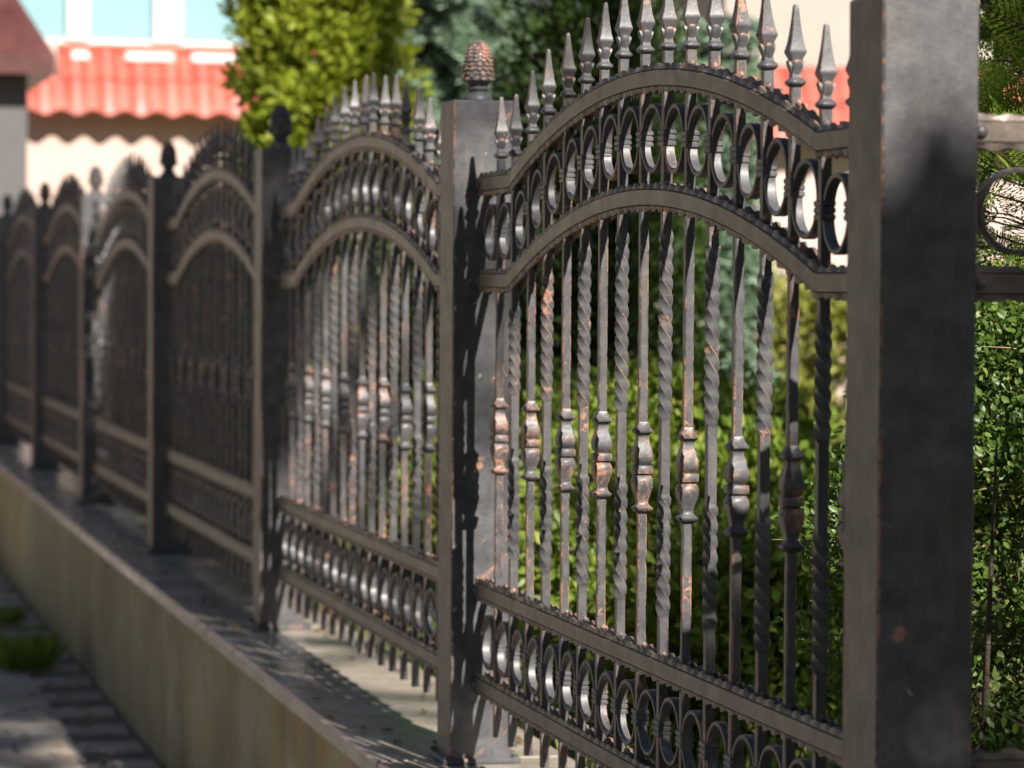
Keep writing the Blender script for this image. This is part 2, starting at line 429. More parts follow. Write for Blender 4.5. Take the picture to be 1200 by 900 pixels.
def bar_mesh(k):
    y = Y0+k*SP
    top = arch(y, A1)+0.044; a2 = arch(y, A2)
    mb = MB(); r = np.random.default_rng(100+min(k, NB-1-k))
    secs = []
    if k % 2:   # twisted bar
        zs = np.arange(0.072, top, 0.0036); zs[-1] = top
        ang = 0.0
        t0, t1 = 0.425, 0.615; u0, u1 = 0.735, a2-0.055
        n1 = -round((t1-t0)/0.0235); n2 = -round((u1-u0)/0.0235)
        for z in zs:
            q = 0.0
            if z > t0: q += (min(z, t1)-t0)/(t1-t0)*n1*math.pi/2
            if z > u0: q += (min(z, u1)-u0)/(u1-u0)*n2*math.pi/2
            tw = (t0 < z < t1) or (u0 < z < u1)
            secs.append((z, BH*(1.17 if tw else 1.0), BH*(1.17 if tw else 1.0), 0.0009, q))
    else:       # hammered bar
        zs = np.arange(0.072, top, 0.009); zs[-1] = top
        for z in zs:
            ham = 1.0 if (z > 0.38 and z < a2) else 0.25
            ch = 0.0014+ham*abs(r.normal(0, 0.0009))
            secs.append((z, BH*(1-ham*abs(r.normal(0, 0.035))), BH*(1-ham*abs(r.normal(0, 0.035))), min(ch, 0.0035), 0.0, (ham*r.normal(0, 0.0002), ham*r.normal(0, 0.0002))))
    mb.sections(secs, (0, 0), 0, 1)
    for zc in (R3, a2, arch(y, A1)):
        for sy in (-1, 1):
            rr = 0.0042*r.uniform(0.7, 1.25); mb.lathe([(-rr, rr*0.6), (-rr*0.3, rr), (rr*0.4, rr*0.85), (rr, rr*0.3)], 7, (r.uniform(-0.004, 0.004), sy*(BH+0.0012), zc+0.0225), 1)
    return mb.mesh('bar', ['iron_paint', 'iron_worn'], 32)
def tip_mesh():
    mb = MB()
    # bulged ring
    pr = [(-0.0065, 0.0070), (-0.005, 0.0098), (-0.002, 0.0126), (0.0, 0.0132), (0.002, 0.0126), (0.005, 0.0098), (0.0075, 0.0072)]
    mb.sections([(z, h, h, h*0.42) for z, h in pr], (0, 0), 0, 0)
    sp = [(0.006, 0.0076), (0.014, 0.0062), (0.024, 0.0068), (0.033, 0.0084), (0.0405, 0.0118), (0.0430, 0.0124), (0.0465, 0.0114), (0.056, 0.0091), (0.068, 0.0073), (0.082, 0.0056), (0.096, 0.0043), (0.105, 0.0036), (0.1085, 0.0027)]
    mb.sections([(z, h, h, 0.0009 if z < 0.1 else 0.0012) for z, h in sp], (0, 0), 0, 1)
    # four leaf buds round the neck
    for q in range(4):
        a = q*math.pi/2; co, si = math.cos(a), math.sin(a)
        rows = [(0.008, 0.006, 0.0035), (0.015, 0.0078, 0.0058), (0.022, 0.0108, 0.0068), (0.0275, 0.0128, 0.0060), (0.0305, 0.0122, 0.0040), (0.0315, 0.0085, 0.0025)]
        V = []
        for z, dpt, hw in rows:
            for x, yy in ((0.004, -hw), (dpt*0.92, -hw), (dpt, -hw*0.35), (dpt, hw*0.35), (dpt*0.92, hw), (0.004, hw)):
                V.append((x*co-yy*si, x*si+yy*co, z))
        F = [(r*6+j, r*6+(j+1) % 6, r*6+6+(j+1) % 6, r*6+6+j) for r in range(5) for j in range(6)]
        F += [tuple(reversed(range(6))), tuple(range(30, 36))]
        mb.add(V, F, [1 if (i//6) >= 3 and i < 30 else 0 for i in range(len(F))])
    return mb.mesh('spear_tip', ['iron_paint', 'iron_worn'], 40)
def knop_mesh():
    mb = MB()
    pr = [(-0.070, 0.0072), (-0.068, 0.0105), (-0.064, 0.0138), (-0.0615, 0.0138), (-0.058, 0.0100), (-0.054, 0.0079), (-0.050, 0.0080), (-0.040, 0.0105), (-0.030, 0.0134), (-0.0225, 0.0144), (-0.016, 0.0140), (-0.010, 0.0115), (-0.0078, 0.0085),
          (-0.0072, 0.0090), (-0.0065, 0.0136), (-0.0055, 0.0141), (0.0045, 0.0141), (0.0058, 0.0134), (0.0066, 0.0090), (0.0072, 0.0085), (0.010, 0.0112), (0.015, 0.0138), (0.0215, 0.0145), (0.028, 0.0137), (0.038, 0.0110), (0.048, 0.0085), (0.0530, 0.0079),
          (0.0560, 0.0085), (0.0600, 0.0136), (0.0625, 0.0139), (0.066, 0.0110), (0.072, 0.0084), (0.077, 0.0071)]
    mb.sections([(z, h*1.08, h*1.08, 0.0013+max(0, h-0.0085)*0.28) for z, h in pr], (0, 0), 0, 1)
    return mb.mesh('knop', ['iron_knop', 'iron_worn'], 42)
def ring_mesh(R):
    mb = MB(); n = 36; t = 0.0070; hx = 0.0078; c = 0.0012
    sec = [(-hx, -c), (-hx+c, 0), (hx-c, 0), (hx, -c), (hx, -t+c), (hx-c, -t), (-hx+c, -t), (-hx, -t+c)]
    V = []
    for j in range(n):
        a = 2*math.pi*j/n
        for x, dr in sec: V.append((x, (R+dr)*math.cos(a), (R+dr)*math.sin(a)))
    F = []; mi = []
    for j in range(n):
        for q in range(8):
            F.append((j*8+q, j*8+(q+1) % 8, ((j+1) % n)*8+(q+1) % 8, ((j+1) % n)*8+q)); mi.append(1 if q in (0, 2, 4, 6) else 0)
    mb.add(V, F, mi); return mb.mesh('ring', ['iron_paint', 'iron_worn'], 32)
def collar_mesh():
    mb = MB(); secs = []
    for b in range(3):
        z0 = -0.0135+b*0.009
        for dz, g in ((0.0004, -0.0016), (0.0022, 0.0), (0.0068, 0.0), (0.0086, -0.0016)):
            secs.append((z0+dz, 0.0108+g, 0.0172+g, 0.0022))
    mb.sections(secs, (0, 0), 0, 0); return mb.mesh('collar', ['iron_paint', 'iron_worn'], 30)
def rail_mesh(kind, seed):
    r = np.random.default_rng(seed)
    y0, y1 = PW/2+0.001, L-PW/2-0.001
    if kind == 'flat': path = [(y, 0.0) for y in np.arange(y0, y1, 0.008)]+[(y1, 0.0)]
    else:
        ys = sorted(set(list(np.arange(y0, y1, 0.008))+[y1, L/2-BEND, L/2+BEND])); path = [(y, arch(y, 0.0)) for y in ys]
    path = np.array(path); tg = np.gradient(path, axis=0); tg = unit(tg); nr = np.stack([-tg[:, 1], tg[:, 0]], 1)
    s = np.concatenate([[0], np.cumsum(np.linalg.norm(np.diff(path, axis=0), axis=1))])
    V = []; jit = r.uniform(-0.006, 0.006, 200); dep = r.uniform(0.6, 1.1, 200)
    P = 0.040
    for i in range(len(path)):
        row = []
        for sg in (1, -1):
            k = int(s[i]/P+(0.5 if sg < 0 else 0)); ph = (s[i]+(P/2 if sg < 0 else 0)+jit[k])/P
            x = abs((ph % 1.0)-0.5)*2                       # 1 at tooth, 0 in the scoop
            sc = max(0.0, 1-(x/0.72)**2)*dep[k]
            row.append(sc)
        a, b = row
        pr = [(0.0232-0.0046*a, 0.0), (0.0232-0.0052*a, 0.0052-0.0042*a), (0.0188-0.0030*a, 0.0060-0.0040*a), (0.0140, 0.0058), (0.0128, 0.0040), (0.0114, 0.0074),
              (-0.0114, 0.0074), (-0.0128, 0.0040), (-0.0140, 0.0058), (-0.0188+0.0030*b, 0.0060-0.0040*b), (-0.0232+0.0052*b, 0.0052-0.0042*b), (-0.0232+0.0046*b, 0.0)]
        for h, x in pr: V.append((-x, path[i][0]+nr[i][0]*h, path[i][1]+nr[i][1]*h))
    n = 12; F = []; mi = []
    for i in range(len(path)-1):
        for j in range(n):
            F.append((i*n+j, i*n+n+j, i*n+n+(j+1) % n, i*n+(j+1) % n)); mi.append(1 if j in (0, 10) else 0)
    F += [tuple(range(n)), tuple(reversed(range((len(path)-1)*n, len(path)*n)))]; mi += [0, 0]
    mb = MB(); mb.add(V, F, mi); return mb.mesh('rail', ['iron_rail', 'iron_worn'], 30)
def bolt_mesh():
    mb = MB(); pr = [(0, 0.0085), (0.002, 0.0084), (0.005, 0.0068), (0.0066, 0.0035), (0.0070, 0.0008)]
    mb.lathe(pr, 12); return mb.mesh('bolt', ['iron_paint'], 60)

BARS = [bar_mesh(k) for k in range(NB)]
TIP, KNOP, RING_U, RING_L, COLLAR, BOLT = tip_mesh(), knop_mesh(), ring_mesh(0.0548), ring_mesh(0.0535), collar_mesh(), bolt_mesh()
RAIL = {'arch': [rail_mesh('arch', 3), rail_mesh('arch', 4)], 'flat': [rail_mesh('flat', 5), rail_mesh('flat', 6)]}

def build_panel(t, y_at):
    for kind, z in (('arch', A1), ('arch', A2), ('flat', R3), ('flat', R4)):
        i = 0 if z in (A1, R3) else 1
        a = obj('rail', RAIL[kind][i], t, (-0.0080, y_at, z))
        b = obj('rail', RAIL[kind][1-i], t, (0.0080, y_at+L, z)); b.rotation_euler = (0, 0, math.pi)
        for yy in (PW/2+0.022, L-PW/2-0.022):
            q = obj('bolt', BOLT, a, (-0.0072, yy, 0)); q.rotation_euler = (0, -math.pi/2, 0)
            q = obj('bolt', BOLT, b, (-0.0072, yy, 0)); q.rotation_euler = (0, -math.pi/2, 0)
    for k in range(NB):
        y = Y0+k*SP
        b = obj('bar', BARS[k], t, (random.gauss(0, 0.0003), y_at+y+random.gauss(0, 0.0012), random.gauss(0, 0.0015)))
        b.rotation_euler = (random.gauss(0, 0.0016), random.gauss(0, 0.0006), random.gauss(0, 0.02))
        q = obj('spear_tip', TIP, b, (0, 0, arch(y, A1)+0.050+random.gauss(0, 0.0015)))
        q.rotation_euler = (random.gauss(0, 0.015), random.gauss(0, 0.015), random.choice((0, 1, 2, 3))*math.pi/2+random.gauss(0, 0.05)); q.scale = (1, 1, random.uniform(0.96, 1.03))
        if k % 2 == 0:
            q = obj('knop', KNOP, b, (0, 0, 0.650+random.gauss(0, 0.002))); q.rotation_euler = (0, 0, random.choice((0, 1, 2, 3))*math.pi/2)
        obj('collar', COLLAR, b, (0, 0, (arch(y, A1)+arch(y, A2))/2))
        obj('collar', COLLAR, b, (0, 0, (R3+R4)/2-0.004))
    for k in range(NB+1):
        y = Y0+(k-0.5)*SP
        yy = y_at+min(max(y, PW/2+0.0565), L-PW/2-0.0565)
        for me, zc in ((RING_U, (arch(y, A1)+arch(y, A2))/2), (RING_L, (R3+R4)/2-0.004)):
            q = obj('ring', me, t, (random.gauss(0, 0.0006), yy, zc+random.gauss(0, 0.0015))); q.rotation_euler = (random.uniform(0, 6.28), 0, random.gauss(0, 0.02)); q.scale = (1, random.uniform(0.985, 1.01), random.uniform(0.985, 1.01))
main_fence = empty('iron_fence', (0, 0, 0))
tag(main_fence, 'long black wrought iron fence of arched panels and pinecone posts along the low wall', 'fence')
short_fence = empty('iron_fence', (0, 0, 0), -math.pi/2)
tag(short_fence, 'short iron fence run turning off the thick corner post before the privet hedge', 'fence')
for i in range(6): build_panel(main_fence, L*i)
build_panel(short_fence, 0)

def shaft_mesh():
    mb = MB(); h = PW/2
    secs = []
    for z in np.linspace(0.012, PH-0.004, 40): secs.append((z, h, h, 0.0030+0.0004*math.sin(z*37)))
    secs.append((PH, h-0.003, h-0.003, 0.003))
    mb.sections(secs, (0, 0), 0, 1)
    return mb.mesh('shaft', ['iron_post', 'iron_worn'], 28)
def plate_mesh():
    mb = MB(); mb.box((-0.078, -0.078, 0), (0.078, 0.078, 0.012), 0, 0.003)
    for sx in (-1, 1):
        for sy in (-1, 1): mb.lathe([(0.012, 0.007), (0.017, 0.007), (0.018, 0.005)], 8, (sx*0.068, sy*0.068, 0))
    return mb.mesh('base_plate', ['iron_paint'], 30)
def finial_mesh():
    mb = MB()
    mb.lathe([(0.0, 0.0285), (0.004, 0.0300), (0.008, 0.0290), (0.013, 0.0255), (0.017, 0.0205), (0.020, 0.0170), (0.0215, 0.0178), (0.0235, 0.0208), (0.0265, 0.0212), (0.029, 0.0195), (0.030, 0.0170)], 24)
    core = [(0.028, 0.016), (0.034, 0.020), (0.042, 0.0255), (0.052, 0.0275), (0.07, 0.0262), (0.088, 0.0235), (0.104, 0.0185), (0.116, 0.0105), (0.120, 0.004)]
    mb.lathe(core, 20)
    zr = lambda z: np.interp(z, [c[0] for c in core], [c[1] for c in core])
    rows = [0.046, 0.0555, 0.0645, 0.0730, 0.0815, 0.0895, 0.0970, 0.1040, 0.1105, 0.1160]
    for i, z in enumerate(rows):
        r0 = zr(z); n = max(5, int(round(2*math.pi*r0/0.0145)))
        big = 1.35 if i == 0 else 1.0
        for j in range(n):
            a = 2*math.pi*(j+0.5*(i % 2))/n; w = 0.0078*big; hh = 0.0048*big; d = 0.0046*big
            ca, sa = math.cos(a), math.sin(a)
            def P(rad, tan, dz): return (rad*ca-tan*sa, rad*sa+tan*ca, z+dz)
            V = [P(r0-0.003, -w, 0.002), P(r0-0.003, w, 0.002), P(r0+d*0.7, -w*0.75, -hh*0.2), P(r0+d*0.7, w*0.75, -hh*0.2), P(r0+d*1.1, 0, -hh*0.75), P(r0-0.002, -w*0.8, -hh*1.1), P(r0-0.002, w*0.8, -hh*1.1), P(r0+d, 0, 0.0012), P(r0-0.003, 0, hh*1.1)]
            mb.add(V, [(0, 2, 7), (7, 3, 1), (0, 7, 8), (8, 7, 1), (2, 4, 7), (4, 3, 7), (0, 5, 2), (2, 5, 4), (5, 6, 4), (4, 6, 3), (3, 6, 1)], [0, 0, 1, 1, 1, 1, 0, 0, 0, 0, 0])
    # cup of leaves below the scales
    for j in range(8):
        a = 2*math.pi*j/8; ca, sa = math.cos(a), math.sin(a); V = []
        for z, rr, wdt in ((0.030, 0.0165, 0.004), (0.036, 0.0225, 0.0085), (0.043, 0.0290, 0.0105), (0.049, 0.0325, 0.008), (0.0525, 0.0318, 0.002)):
            for tn, q in ((-wdt, -0.0018), (0, 0.0012), (wdt, -0.0018)): V.append(((rr+q)*ca-tn*sa, (rr+q)*sa+tn*ca, z))
        mb.add(V, [(r*3+c, r*3+c+1, r*3+c+4, r*3+c+3) for r in range(4) for c in range(2)], 0)
    return mb.mesh('finial', ['iron_paint', 'iron_worn'], 38)
SHAFT, PLATE, FINIAL = shaft_mesh(), plate_mesh(), finial_mesh()
SHAFT2 = SHAFT.copy(); SHAFT2.materials[0] = MATS['iron_post_smeared']
for i in range(8):
    t = obj('post', SHAFT2 if i == 1 else SHAFT, main_fence if i < 7 else short_fence, (0, L*i if i < 7 else L, 0))
    obj('base_plate', PLATE, t); f = obj('finial', FINIAL, t, (0, 0, PH)); f.rotation_euler = (0, 0, i*0.9)

# ------------------------------------------------------------------ the pink house
YH, YR = 20.0, 15.2                # wall planes of the recessed wing and of the wing that comes forward
hs = empty('house', (2.5, YH, GZ)); tag(hs, 'pale pink house with red tiled canopies and teal windows behind the trees', 'house')
def hbox(name, a, b, mat, bev=0.0, parent=hs):
    o = np.array(hs.location); mb = MB(); mb.box(np.array(a)-o, np.array(b)-o, 0, bev)
    return obj(name, mb.mesh(name, [mat], 30), parent)
xl = on_y(20, 100, YH)[0]; xr_split = 4.6
zt, zb = on_y(150, 63, YH)[2], on_y(150, 137, YH)[2]
hbox('wall', (xl-1.2, YH, GZ-0.3), (xr_split+0.4, YH+5, zt+0.04), 'plaster_pale')
TOPZ = 5.4
# windows of the upper storey: white piers between panes
hbox('upper_wall', (xl-1.2, YH+0.16, zt+0.041), (xr_split+0.4, YH+5, TOPZ), 'plaster_cream')
hbox('lintel', (xl-1.2, YH+0.02, zt+1.35), (xr_split+0.4, YH+0.157, TOPZ-0.02), 'plaster_pale')
px_p = [(-62, -30), (73, 99), (175, 208), (281, 312), (388, 420), (497, 530), (606, 640)]
xs = []
for a, b in px_p:
    xa, xb = on_y(a, 30, YH)[0], on_y(b, 30, YH)[0]; xs.append((xa, xb))
    if xb < xr_split+0.3: hbox('window_pier', (xa, YH+0.001, zt+0.05), (xb, YH+0.155, zt+1.345), 'white_paint', 0.01)
for (a0, a1), (b0, b1) in zip(xs[:-1], xs[1:]):
    if b1 > xr_split+0.3: break
    wo = hbox('window', (a1+0.004, YH+0.07, zt+0.045), (b0-0.004, YH+0.11, zt+0.065), 'white_paint')
    hbox('pane', (a1+0.004, YH+0.085, zt+0.067), (b0-0.004, YH+0.10, zt+1.34), 'window_glass', 0, wo)
for a, b in ((77, 98), (140, 197), (217, 273), (315, 380), (430, 495)):
    hbox('window_sill', (on_y(a, 70, YH)[0], YH-0.115, zt-0.105), (on_y(b, 70, YH)[0], YH-0.03, zt-0.035), 'white_paint', 0.012)
def canopy(x0, x1, y, ztop, zbot, out, parent, hip_left=False, period=0.235):
    """roof of barrel tiles: every column two overlapping tiles"""
    o = np.array(hs.location); n = int(round((x1-x0)/period)); dx = (x1-x0)/n
    hh = ztop-zbot
    def tile(frac0, frac1, lift, cut=0.0):
        mb = MB(); V = []; m = 14; rows = 5
        for r in range(rows):
            f = frac0+(frac1-frac0)*r/(rows-1)
            for j in range(m+1):
                u = j/m; wv = 0.034*(0.5-0.5*math.cos(2*math.pi*u))
                edge = 0.055*(0.5-0.5*math.cos(2*math.pi*u))
                zz = -hh*f-(edge*(f**6))+wv*0.45+lift; yy = -out*f-wv*0.9-lift
                V.append((u*dx, yy, zz))
        k = len(V); V += [(x, y+0.014, z-0.012) for x, y, z in V]
        F = []
        for r in range(rows-1):
            for j in range(m):
                a = r*(m+1)+j; F.append((a, a+m+1, a+m+2, a+1)); F.append((k+a+1, k+a+m+2, k+a+m+1, k+a))
        for j in range(m):
            a = (rows-1)*(m+1)+j; F.append((a, k+a, k+a+1, a+1)); F.append((j+1, k+j+1, k+j, j))
        for r in range(rows-1):
            a = r*(m+1); F.append((a, k+a, k+a+m+1, a+m+1)); a += m; F.append((a+m+1, k+a+m+1, k+a, a))
        mb.add(V, F); return mb.mesh('roof_tile', ['roof_red'], 60)
    up, lo = tile(0.0, 0.55, 0.012), tile(0.5, 1.0, 0.0)
    for i in range(n):
        lc = (x0+i*dx-o[0], y-o[1], ztop-o[2])
        if not (hip_left and i == 0): obj('roof_tile', up, parent, lc)
        obj('roof_tile', lo, parent, lc)
    mb = MB(); mb.box((x0-o[0]+(dx if hip_left else 0), y-0.06-o[1], ztop-0.035-o[2]), (x1-o[0], y-0.001-o[1], ztop+0.02-o[2]), 0, 0.01)
    obj('canopy_flashing', mb.mesh('canopy_flashing', ['roof_red'], 30), parent)
canopy(on_y(26, 130, YH)[0], xr_split, YH-0.002, zt, zb, 0.24, hs, True)
# forward wing on the right
xw = on_y(846, 200, YR)[0]
zt2, zb2 = on_y(930, 78, YR)[2], on_y(930, 158, YR)[2]
hbox('wall', (xw, YR, GZ-0.3), (xw+7.5, YH+5.2, zt2-0.1), 'plaster_pink')
hbox('upper_wall', (xw, YR+0.03, zt2-0.099), (xw+7.5, YH+5.2, TOPZ+0.2), 'plaster_cream')
canopy(xw-0.05, xw+7.5, YR-0.002, zt2, zb2, 0.26, hs)
for j, (a, b) in enumerate(((xw+2.3, xw+3.3), (xw+4.6, xw+5.6))):
    wo = hbox('window', (a, YR-0.03, 0.8), (b, YR-0.003, 1.9), 'white_paint', 0.01); hbox('pane', (a+0.08, YR-0.036, 0.88), (b-0.08, YR-0.032, 1.82), 'window_glass', 0, wo)
# roofs of the two wings
def hip_roof(name, x0, x1, y0, y1, z, h, mat, parent, inset=None, origin=hs):
    o = np.array(origin.location); q = inset if inset is not None else (y1-y0)/2
    V = [(x0, y0, z), (x1, y0, z), (x1, y1, z), (x0, y1, z), (x0+q, (y0+y1)/2, z+h), (x1-q, (y0+y1)/2, z+h), (x0, y0, z-0.12), (x1, y0, z-0.12), (x1, y1, z-0.12), (x0, y1, z-0.12)]
    mb = MB(); mb.add([np.array(v)-o for v in V], [(0, 1, 5, 4), (1, 2, 5), (2, 3, 4, 5), (3, 0, 4), (6, 7, 1, 0), (7, 8, 2, 1), (8, 9, 3, 2), (9, 6, 0, 3), (9, 8, 7, 6)])
    return obj(name, mb.mesh(name, [mat], 20), parent)
hip_roof('roof', xl-1.5, xr_split+0.35, YH-0.4, YH+5.4, TOPZ+0.122, 2.0, 'roof_red', hs, 2.2)
hip_roof('roof', xw-0.4, xw+7.9, YR-0.4, YH+5.6, TOPZ+0.33, 2.6, 'roof_red', hs, 2.6)

# ------------------------------------------------------------------ grey outbuilding at the end of the fence
YG = 16.4
gx = on_y(28, 150, YG)[0]; gz_e = on_y(30, 82, YG)[2]
gb = empty('outbuilding', (gx-1.2, YG+1.2, gz(16)-0.2)); tag(gb, 'grey rendered outbuilding with dark maroon roof where the fence ends', 'building')
o_ = np.array(gb.location)
mb = MB(); mb.box(np.array((gx-2.6, YG, gz(16)-0.2))-o_, np.array((gx, YG+2.4, gz_e-0.085))-o_)
obj('wall', mb.mesh('wall', ['plaster_grey'], 30), gb)
ex = on_y(60, 82, YG-0.25)[0]
hip_roof('roof', gx-2.6-(ex-gx), ex, YG-0.25, YG+2.65, gz_e+0.04, 1.75, 'roof_maroon', gb, 0.95, gb)
mb = MB(); mb.box(np.array((gx-1.9, YG-0.03, gz(16)-0.1))-o_, np.array((gx-1.1, YG-0.003, gz(16)+1.9))-o_, 0, 0.005)
d_ = obj('door', mb.mesh('door', ['roof_maroon'], 30), gb)
mb = MB(); mb.tube([(-0.02, -1.252, 1.2), (-0.02, -1.30, 1.2), (0.08, -1.30, 1.2)], [0.012, 0.012, 0.012], 8); obj('handle', mb.mesh('handle', ['iron_paint'], 40), d_)

# ------------------------------------------------------------------ house that closes the street (outside the frame, seen in the reflections)
bh = empty('street_house', (-9, 31, gz(26))); tag(bh, 'beige street house with brown door and hipped red roof', 'house')
mb = MB(); mb.box((-9, 0, -0.4), (7, 8, 5.2)); obj('wall', mb.mesh('wall', ['plaster_beige'], 30), bh)
o0 = bh
V_loc = np.array(bh.location)
hip_roof('roof', -18.5, -1.5, 30.5, 39.5, gz(26)+5.33, 2.8, 'roof_red', bh, 4.2, bh)
for i in range(5):
    x = -7.5+i*3.1
    for z in (0.9, 3.2):
        if i == 2 and z < 1:
            mb = MB(); mb.box((x-0.1, -0.05, -0.1), (x+0.9, -0.003, 2.0), 0, 0.01); obj('door', mb.mesh('door', ['bark'], 30), bh); continue
        mb = MB(); mb.box((x, -0.06, z), (x+1.1, -0.003, z+1.3), 0, 0.01); wn = obj('window', mb.mesh('window', ['white_paint'], 30), bh)
        mb = MB(); mb.box((x+0.09, -0.07, z+0.09), (x+1.01, -0.062, z+1.21)); obj('pane', mb.mesh('pane', ['window_glass'], 30), wn)

# ------------------------------------------------------------------ planting
def column_points(base, h, rx, n, taper=0.5, lump=0.16, zlo=0.0, clumps=None, csize=0.14):
    """points over the skin of a conical or columnar crown, gathered in clumps"""
    k = clumps or max(40, int(n/60)); C = []; R = []
    for i in range(k):
        f = rng.uniform(0.02, 1.0)**0.9; a = rng.uniform(0, 2*math.pi)
        r = rx*(1-taper*f**1.6)*(1+rng.normal(0, lump))*(0.86 if f < 0.9 else 0.5)*math.sqrt(rng.uniform(0.45, 1.0))
        C.append(np.asarray(base)+np.array([r*math.cos(a), r*math.sin(a), zlo+(h-zlo)*f])); R.append(csize*rng.uniform(0.6, 1.35))
    P, O = clump_points(C, R, [n//k]*k)
    out = unit((P-np.asarray(base))*np.array([1, 1, 0])+rand_dir(len(P))*0.05)
    return P, unit(O*0.7+out*0.5)

# golden thuja behind the third and fourth panel
b = at_depth(374, 300, 11.6); b[2] = GZ
P, O = column_points(b, 3.3, 0.34, 64000, 0.30, 0.13, 0.05, 900, 0.085)
add_tree('thuja_tree', 'bright golden green thuja standing behind the fence in front of the teal windows', 'tree', b, 2.6, P, O, 'leaf_golden', 0.044, 0.022, None, 0.06, (), 0.7)

# blue spruces: drooping branches
def spruce(px, d, h, r, label, n_br=130, zlo=0.2):
    b = at_depth(px, 300, d); b[2] = GZ
    t = empty('spruce_tree', b); tag(t, label, 'tree', 'blue green spruces')
    mb = MB(); mb.tube([(0, 0, 0), (0.02, 0, h*0.5), (0, 0.01, h)], [0.07, 0.045, 0.01], 8)
    PP = []; DD = []
    for i in range(n_br):
        f = rng.uniform(0, 1)**0.8; a = rng.uniform(0, 2*math.pi); z = zlo+(h-zlo)*f
        ln = r*(1-0.85*f)*rng.uniform(0.75, 1.1)+0.08
        u = np.array([math.cos(a), math.sin(a), 0])
        ts = np.linspace(0, 1, 8); pts = [np.array([0, 0, z])+u*ln*q+np.array([0, 0, 0.10*math.sin(q*2.2)*ln-0.35*ln*q*q]) for q in ts]
        mb.tube([pts[0], pts[3], pts[6]], [0.012, 0.008, 0.003], 4)
        side = np.cross(u, (0, 0, 1))
        for q in np.linspace(0.15, 1.0, max(6, int(ln/0.03))):
            p0 = np.array([np.interp(q, ts, [x[c] for x in pts]) for c in range(3)])
            for sg in (-1, 1):
                dirn = unit(u*0.6+side*sg*0.8*(1-0.5*q)+np.array([0, 0, -0.25])); m = 14
                tt = rng.uniform(0, 1, m)[:, None]
                PP.append(p0+dirn*tt*0.16*(1.15-q)+rng.normal(0, 0.006, (m, 3))); DD.append(dirn*0.8+rand_dir(m)*0.8)
    obj('trunk', mb.mesh('trunk', ['bark'], 80), t)
    PP = np.concatenate(PP); DD = np.concatenate(DD); N = len(PP)
    obj('crown', leaf_mesh('crown', 'needle_blue', PP, DD, rand_dir(N), 0.045*rng.uniform(0.7, 1.2, N), 0.012, np.clip(rng.normal(0.55, 0.25, N), 0, 1)), t)
spruce(515, 13.2, 3.8, 0.62, 'silvery blue spruce rising behind the post beside the corner post', 420)
spruce(838, 11.6, 2.0, 0.15, 'small pale blue spruce standing against the pink house wall', 230)

# dark yews standing close behind the fence
def lump_tree(name, label, px, py_top, d, rx, ry, mat, n, leaf, group=None, csize=0.16, x_shift=0.0, zlo=0.05, lw=0.5, twigs=0):
    c = at_depth(px, 400, d); top = at_depth(px, py_top, d)[2]
    b = np.array([c[0]+x_shift, c[1], GZ]); h = top-GZ
    k = max(60, n//70); C = []; R = []
    for i in range(k):
        v = unit(rng.normal(size=3)); rr = rng.uniform(0.55, 1.0)
        C.append(b+np.array([v[0]*rx*rr, v[1]*ry*rr, zlo+(h-zlo)*(0.5+0.47*v[2]*rr)])); R.append(csize*rng.uniform(0.6, 1.3))
    P, O = clump_points(C, R, [n//k]*k)
    P[:, 0] = np.maximum(P[:, 0], 0.10+rng.uniform(0, 0.05, len(P)))
    ctr = b+np.array([0, 0, h*0.5])
    O = unit(O+unit(P-ctr)*0.8)
    lim = [(h*0.25, b+np.array([rx*0.6*math.cos(q), ry*0.6*math.sin(q), h*0.7])) for q in np.linspace(0, 5.2, 6)]
    return add_tree(name, label, 'tree' if 'tree' in name else 'shrub', b, h*0.75, P, O, mat, leaf, leaf*lw, group, 0.035 if 'shrub' in name else 0.07, lim)
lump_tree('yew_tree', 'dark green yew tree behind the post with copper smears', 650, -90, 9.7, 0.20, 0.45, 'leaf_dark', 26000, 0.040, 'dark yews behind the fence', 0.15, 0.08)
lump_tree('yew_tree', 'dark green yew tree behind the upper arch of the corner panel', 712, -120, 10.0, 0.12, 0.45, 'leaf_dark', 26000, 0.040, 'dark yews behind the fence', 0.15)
lump_tree('yew_tree', 'low dark green yew filling the gap before the pale spruce', 762, 70, 10.4, 0.06, 0.3, 'leaf_dark', 14000, 0.040, 'dark yews behind the fence', 0.13)
